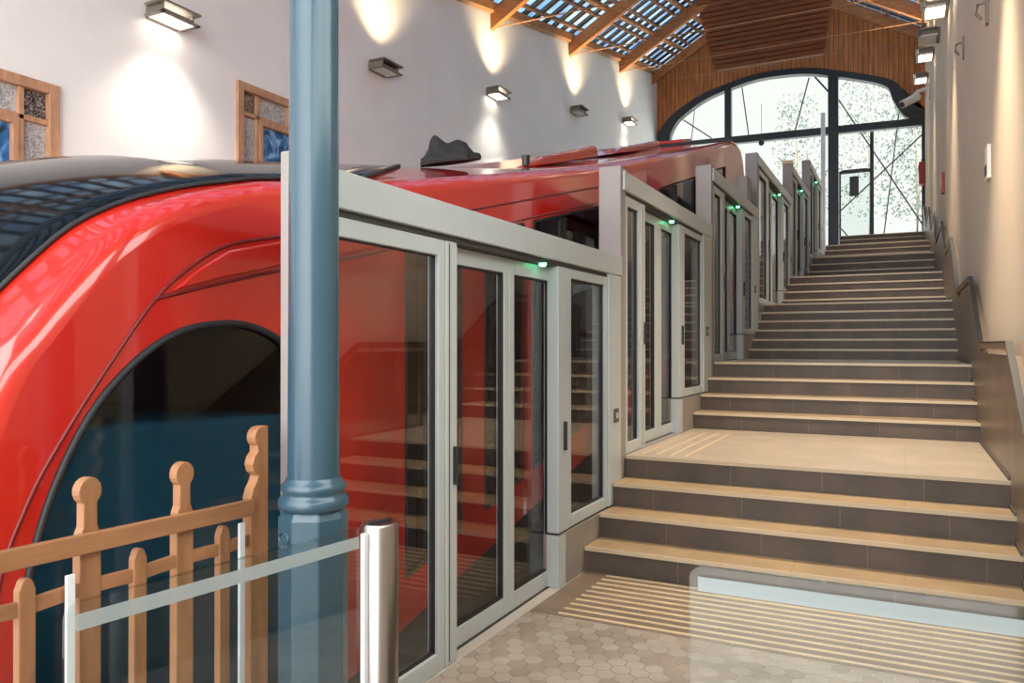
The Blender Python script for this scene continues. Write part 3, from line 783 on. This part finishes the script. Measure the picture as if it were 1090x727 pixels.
# raised rib between the seams
MB().prism([(1.93, 1.69), (2.03, 1.77), (2.19, 1.865), (2.47, 1.935), (3.4, 2.13), (3.4, 2.04), (2.47, 1.83), (2.15, 1.752)], 'X', XT0-.01, XT0+.014).build('raised_rib', M['red'], car, .01, 3)
# cabin inside
flr = MB()
for k in range(5):
    y0 = 1.45+k*2.3; flr.box(XT1+.05, XT0-.05, y0, y0+2.3, -.38+k*.5, -.30+k*.5)
flr.build('cabin_floor', M['dark_in'], car)
MB().box(XT1+.04, XT1+.06, 1.5, 13.0, -.2, 2.0).build('cabin_lining', M['dark_in'], car)
MB().prism([(1.50, -.3), (2.75, -.3), (2.75, 1.18), (1.72, 1.22), (1.50, .95)], 'X', XT1+.4, XT0-.16).build('driver_console', M['teal'], car, .03, 3)
MB().box(XT1+.1, XT0-.12, 2.80, 2.84, -.3, 2.15).build('bulkhead', M['dark_in'], car)
for k in range(4):
    for x in (-2.95, -3.65, -4.75):
        y0 = 3.9+k*2.1; z0 = .0+k*.46
        st = MB().box(x-.22, x+.22, y0, y0+.44, z0+.1, z0+.50).box(x-.22, x+.22, y0+.40, y0+.50, z0+.45, z0+1.05).build('seat', M['seat'], car, .03, 3)
for k in range(5):
    y0 = 4.05+k*1.6
    MB().tube([(XT0-.35, y0, .0+.225*(y0-3.4)), (XT0-.35, y0, 2.0+.225*(y0-3.4))], .018, 10).build('grab_pole', M['steel'], car)
# red fairings on the roof
def roofpt(x, y):
    i = idx_at_y(y); u = (x-(XT0-RF))/((XT1+RF)-(XT0-RF))*2-1
    return PP[i].y + crown(y)*(1-u*u)
def fairing(y0, y1, h, xa, xb, taper=.5):
    ya = y0+taper
    vs = []
    for (x, k) in ((xa, 0), (xb, 1)):
        vs += [(x, y0, roofpt(x, y0)-.03), (x, ya, roofpt(x, ya)+h), (x, y1-.08, roofpt(x, y1)+h), (x, y1, roofpt(x, y1)-.03)]
    return MB().add(vs, [(0, 1, 2, 3), (7, 6, 5, 4), (0, 4, 5, 1), (1, 5, 6, 2), (2, 6, 7, 3), (3, 7, 4, 0)]).build('roof_fairing', M['red'], car, .03, 3)
fairing(6.3, 8.6, .09, -3.2, -4.9, .7)
fairing(9.1, 11.2, .08, -3.2, -4.9, .4)
MB().obox((-3.6, 12.4, roofpt(-3.6, 12.3)+.03), (.5, 0, 0), (0, .25, .06), (0, -.02, .07)).build('roof_vent', M['red'], car, .02)
MB().tube([(-3.0, 6.2, roofpt(-3., 6.2)-.02), (-3.0, 6.2, roofpt(-3., 6.2)+.07)], [.03, .04], 12).build('roof_aerial', M['black'], car)
ring_ = []
# rear windscreen edge near the tail
mb = MB(); pts = []
for j in range(3, nc-3): pts.append(shellpt(sum(1 for p in PP if p.x < 12.2 and True)-1, j, .012))
mb.tube(pts, .03, 8); mb.build('tail_seam', M['rubber'], car)

# crumpled black cover on the roof
def lump():
    bm = bmesh.new(); bmesh.ops.create_icosphere(bm, subdivisions=5, radius=1)
    from mathutils import noise
    for v in bm.verts:
        p = v.co.copy()
        h1 = math.exp(-((p.x+.45)**2/.10+p.y**2/.35)); h2 = .62*math.exp(-((p.x-.38)**2/.20+p.y**2/.4))
        fold = noise.noise(p*2.2)*.10+noise.noise(p*5)*.05
        r = 1+fold
        z = max(p.z, -.12)
        top = .30*max(z, 0)+(h1+h2)*.72*max(z, 0)
        v.co = Vector((p.x*r*1.0, p.y*r*.8, top+min(z, 0)*.5 + (fold*.6 if z > 0 else 0)))
    me = bpy.data.meshes.new('roof_cover'); bm.to_mesh(me); bm.free()
    for p in me.polygons: p.use_smooth = True
    me.materials.append(M['bag']); return me
o = bpy.data.objects.new('black_cover', lump()); COL.objects.link(o)
cy, cx = 4.62, -2.82
o.location = (cx, cy, roofpt(cx, cy)+.01); o.scale = (.21, .17, .20); o.rotation_euler = (math.radians(8), math.radians(-7), math.radians(28))
tag(o, 'crumpled black cover lying on the red roof of the funicular car', 'cover')

# ---------------------------------------------------------------- blue cast-iron column
cx, cy = -1.68, 1.92
c = thing('iron_column', (cx, cy, 0), 'tall blue-grey cast-iron column with an octagonal foot before the screens', 'column')
MB().lathe([(.082, 1.05), (.080, 1.25), (.077, 2.2), (.072, 7.0)], (cx, cy), 40).build('shaft', M['col'], c)
MB().lathe([(.088, .975), (.108, .985), (.112, 1.0), (.106, 1.018), (.096, 1.026), (.096, 1.034), (.102, 1.042), (.102, 1.054), (.092, 1.064), (.084, 1.08)], (cx, cy), 40).build('collar', M['col'], c)
MB().lathe([(.110, .0), (.110, .955), (.098, .978)], (cx, cy), 8, smooth=False, rot=math.radians(-63.15+22.5)).build('octagonal_foot', M['col'], c, .004)
MB().lathe([(.15, 0.005), (.15, .12), (.125, .17)], (cx, cy), 8, smooth=False, rot=math.radians(-63.15+22.5)).build('base_block', M['col'], c, .006)
a = math.radians(-63.15-45); nx, ny = math.cos(a), math.sin(a)
ring = [(cx+nx*.104 - ny*.028*math.cos(q), cy+ny*.104 + nx*.028*math.cos(q), .90+.018*math.sin(q)) for q in [2*PI*k/20 for k in range(21)]]
MB().tube(ring, .004, 8).build('cast_boss', M['col'], c)
MB().lathe([(.075, 6.4), (.12, 6.55), (.16, 6.7), (.16, 6.8)], (cx, cy), 32).build('capital', M['col'], c)

# ---------------------------------------------------------------- oak picket fence
XFn = -1.95
fe = thing('picket_fence', (XFn, 1.4, 0), 'oak picket fence with shaped picket heads in front of the red nose', 'fence')
def picket(yc, w, zt, big):
    h = w/2
    if big:
        r = .032
        P = [(-h, 0), (h, 0), (h, zt-.175), (h*.92, zt-.150), (h*.66, zt-.132)]
        cz = zt-r*1.18
        for k in range(15):
            a = -PI*.30+k/14*PI*1.60; P.append((r*1.05*math.cos(a), cz+r*1.18*math.sin(a)))
        P += [(-h*.66, zt-.132), (-h*.92, zt-.150), (-h, zt-.175)]
        sh = [(-h, zt-.19)]
    else:
        P = [(-h, 0), (h, 0), (h, zt-.028), (h*.78, zt-.022)]
        for k in range(9): 
            a = k/8*PI; P.append((h*.78*math.cos(a), zt-.022+.022*math.sin(a)))
        P += [(-h*.78, zt-.022), (-h, zt-.028)]
    return [(yc+a, b) for a, b in P]
for (yc, zt) in ((1.030, 1.14), (1.348, 1.143), (1.655, 1.143)):
    MB().prism(picket(yc, .062, zt, True), 'X', XFn-.032, XFn).build('tall_picket', M['fence'], fe, .003)
for (yc, zt) in ((.86, .92), (1.178, .918), (1.498, .918), (1.806, .918)):
    MB().prism(picket(yc, .042, zt, False), 'X', XFn-.022, XFn+.004).build('short_picket', M['fence'], fe, .003)
# end picket: half a shaped head against a straight edge
zt = 1.222
P = [(1.915, 0), (1.993, 0), (1.993, zt)]
for k in range(9):
    a = PI/2+k/8*PI*.78; P.append((1.968+.036*math.cos(a), zt-.036+.036*math.sin(a)))
P += [(1.946, zt-.075), (1.946, zt-.085), (1.930, zt-.10), (1.922, zt-.125), (1.930, zt-.15), (1.948, zt-.165), (1.940, zt-.185), (1.925, zt-.205), (1.915, zt-.235)]
MB().prism(P, 'X', XFn-.034, XFn+.006).build('end_picket', M['fence'], fe, .003)
MB().prism([(.5, 1.005-.052+.012), (1.916, .931), (1.916, .984), (.5, 1.017)], 'X', XFn-.002, XFn+.022).build('top_rail', M['rail_wood'], fe, .003)
pts = []
def lr(y): return .842+.006*abs(math.sin((y-1.178)/.318*PI))
ys = [.5+k*(1.42/60) for k in range(61)]
MB().prism([(y, lr(y)-.019) for y in ys]+[(y, lr(y)+.019) for y in ys[::-1]], 'X', XFn-.02, XFn-.002).build('lower_rail', M['rail_wood'], fe, .002)
for (y, zt, lb) in ((1.283, .90, 'slim white metal upright behind the oak fence, nearer the train nose'), (1.868, .915, 'slim white metal upright behind the oak fence, beside its end picket')):
    t = thing('metal_upright', (XFn+.012, y, 0), lb, 'upright', 'white uprights at the fence')
    MB().box(XFn+.006, XFn+.016, y-.012, y+.012, 0, zt).build('bar', M['white_metal'], t, .002)
    MB().box(XFn-.0, XFn+.03, y-.03, y+.03, 0, .012).build('foot_plate', M['white_metal'], t, .002)

# ---------------------------------------------------------------- glass gate leaves and the steel bollard
def rrect(w, h, r, n=6):
    P = [(0, 0), (w, 0), (w, h)]
    for k in range(n+1):
        a = PI/2+k/n*PI/2; P.append((r+r*math.cos(a), h-r+r*math.sin(a)))
    return P
bx, by = -1.316, 1.777
b = thing('steel_bollard', (bx, by, 0), 'brushed steel bollard with a glass wing, before the column', 'bollard')
MB().lathe([(.052, 0), (.052, .992), (.047, 1.0)], (bx, by), 40).build('tube', M['steel'], b)
MB().lathe([(.075, 0.0), (.075, .012), (.055, .02)], (bx, by), 32).build('floor_flange', M['steel'], b)
dirv = Vector((-1.46+1.355, .99-1.735, 0)).normalized(); sidev = Vector((-dirv.y, dirv.x, 0))
MB().obox(Vector((bx, by, .5))+dirv*.056, dirv*.012, sidev*.007, Vector((0, 0, .48))).build('hinge_channel', M['white_metal'], b, .002)
MB().obox(Vector((bx, by, 1.002)), dirv*.045, sidev*.003, Vector((0, 0, .004))).build('top_slot', M['rubber'], b)
def leaf(origin, d, w, z0, z1, label, group):
    d = Vector(d).normalized(); s_ = Vector((-d.y, d.x, 0)); origin = Vector(origin)
    g = thing('glass_gate', origin, label, 'gate', group)
    def mk(outline, t0, t1):
        mb = MB(); n_ = len(outline)
        vs = [origin+d*(w-a)+Vector((0, 0, z0+b))+s_*t for t in (t0, t1) for a, b in outline]
        mb.add(vs, [tuple(range(n_))[::-1], tuple(range(n_, 2*n_))]+[(i, (i+1) % n_, n_+(i+1) % n_, n_+i) for i in range(n_)]); return mb
    mk(rrect(w, z1-z0, .03), -.005, .005).build('glass', M['gate_glass'], g)
    h = z1-z0
    mk([(.02, h-.054), (w-.002, h-.054), (w-.002, h-.022), (.02, h-.022)], .0055, .0068).build('frosted_band', M['frost'], g)
    mk([(.03, h), (w, h), (w, h+.003), (.03, h+.003)], -.005, .005).build('polished_edge', M['clear'], g)
    return g, origin, d, s_
leaf((bx+dirv.x*.084, by+dirv.y*.084, 0), dirv, .765, .06, 1.0, 'open glass gate with a frosted band, hinged on the steel bollard before the oak fence', 'glass gates of the entrance barrier')
# edge of the glass caught by the light
leaf((.51, 1.752, 0), (-1, 0, 0), .945, .06, 1.0, 'closed glass gate with a frosted band in front of the stairs at the lower right', 'glass gates of the entrance barrier')
t = thing('gate_post', (.545, 1.752, 0), 'steel hinge post of the right glass gate beside the dado', 'post')
MB().lathe([(.03, 0), (.03, 1.0), (.026, 1.01)], (.55, 1.752), 24).build('tube', M['steel'], t)

# ---------------------------------------------------------------- outside
struct(MB().box(-40, 40, YE+.5, 80, 4.4, 4.9).build('trim_42', M['pave']), 'pale ground outside the end window')
struct(MB().box(-12, 14, -30, YF, -.3, -.02).build('trim_43', M['pave']), 'pale paving outside the hall entrance')
def tree(x, y, z, h, r, label, seed):
    rnd = random.Random(seed)
    t = thing('tree', (x, y, z), label, 'tree', 'hazy trees outside the end window')
    MB().tube([(x, y, z), (x+.1, y, z+h*.5), (x-.05, y, z+h*.9)], [.16, .11, .03], 8).build('trunk', M['bark'], t)
    mb = MB()
    for _ in range(800):
        a = rnd.random()*2*PI; e = rnd.random(); rr = r*math.sqrt(rnd.random())*(1-.5*e)
        c_ = Vector((x+rr*math.cos(a), y+rr*math.sin(a), z+h*.35+h*.65*e)); s_ = .07+.09*rnd.random()
        u_ = Vector((rnd.uniform(-1, 1), rnd.uniform(-1, 1), rnd.uniform(-1, 1))).normalized(); v_ = u_.orthogonal().normalized()
        mb.add([c_-u_*s_, c_+v_*s_*.5, c_+u_*s_, c_-v_*s_*.5], [(0, 1, 2, 3)])
    mb.build('foliage', M['leaf'], t)
tree(-1.9, 52., 4.9, 13., 3.0, 'pale hazy tree right of the tall mullion outside the end window', 3)
tree(.6, 48., 4.9, 10., 2.2, 'pale hazy tree at the right edge of the end window', 5)
tree(-6.5, 56., 4.9, 13.5, 2.5, 'pale hazy tree left of the tall mullion outside the end window', 9)

# ---------------------------------------------------------------- light
w = bpy.data.worlds.new('sky'); S.world = w; w.use_nodes = True
nt = w.node_tree; bg = nt.nodes['Background']
bg.inputs['Color'].default_value = (1., .985, .955, 1)
tc = nt.nodes.new('ShaderNodeTexCoord'); dp = nt.nodes.new('ShaderNodeVectorMath'); dp.operation = 'DOT_PRODUCT'
dp.inputs[1].default_value = Vector((.74, -.56, .42)).normalized()
mr = nt.nodes.new('ShaderNodeMapRange'); mr.interpolation_type = 'SMOOTHSTEP'
mr.inputs['From Min'].default_value = -.42; mr.inputs['From Max'].default_value = .75; mr.inputs['To Min'].default_value = .44; mr.inputs['To Max'].default_value = 2.9
nt.links.new(tc.outputs['Generated'], dp.inputs[0]); nt.links.new(dp.outputs['Value'], mr.inputs['Value']); nt.links.new(mr.outputs[0], bg.inputs['Strength'])

# ---------------------------------------------------------------- camera
cam = bpy.data.cameras.new('camera'); co = bpy.data.objects.new('camera', cam); COL.objects.link(co)
co.location = (0, 0, 1.4997); co.rotation_euler = (PI/2+.0038, 0, .4685)
cam.sensor_width = 36; cam.sensor_fit = 'HORIZONTAL'; cam.lens = 824.9/1090*36; cam.clip_start = .05; cam.clip_end = 300
S.camera = co
vs_ = S.view_settings; vs_.view_transform = 'Standard'; vs_.look = 'None'; vs_.gamma = 1; vs_.use_curve_mapping = False; vs_.exposure = 1.38
S.cycles.max_bounces = 12; S.cycles.transparent_max_bounces = 24; S.cycles.diffuse_bounces = 5; S.cycles.glossy_bounces = 5
S.cycles.use_denoising = True; S.cycles.caustics_reflective = False; S.cycles.caustics_refractive = False; S.cycles.sample_clamp_indirect = 4.
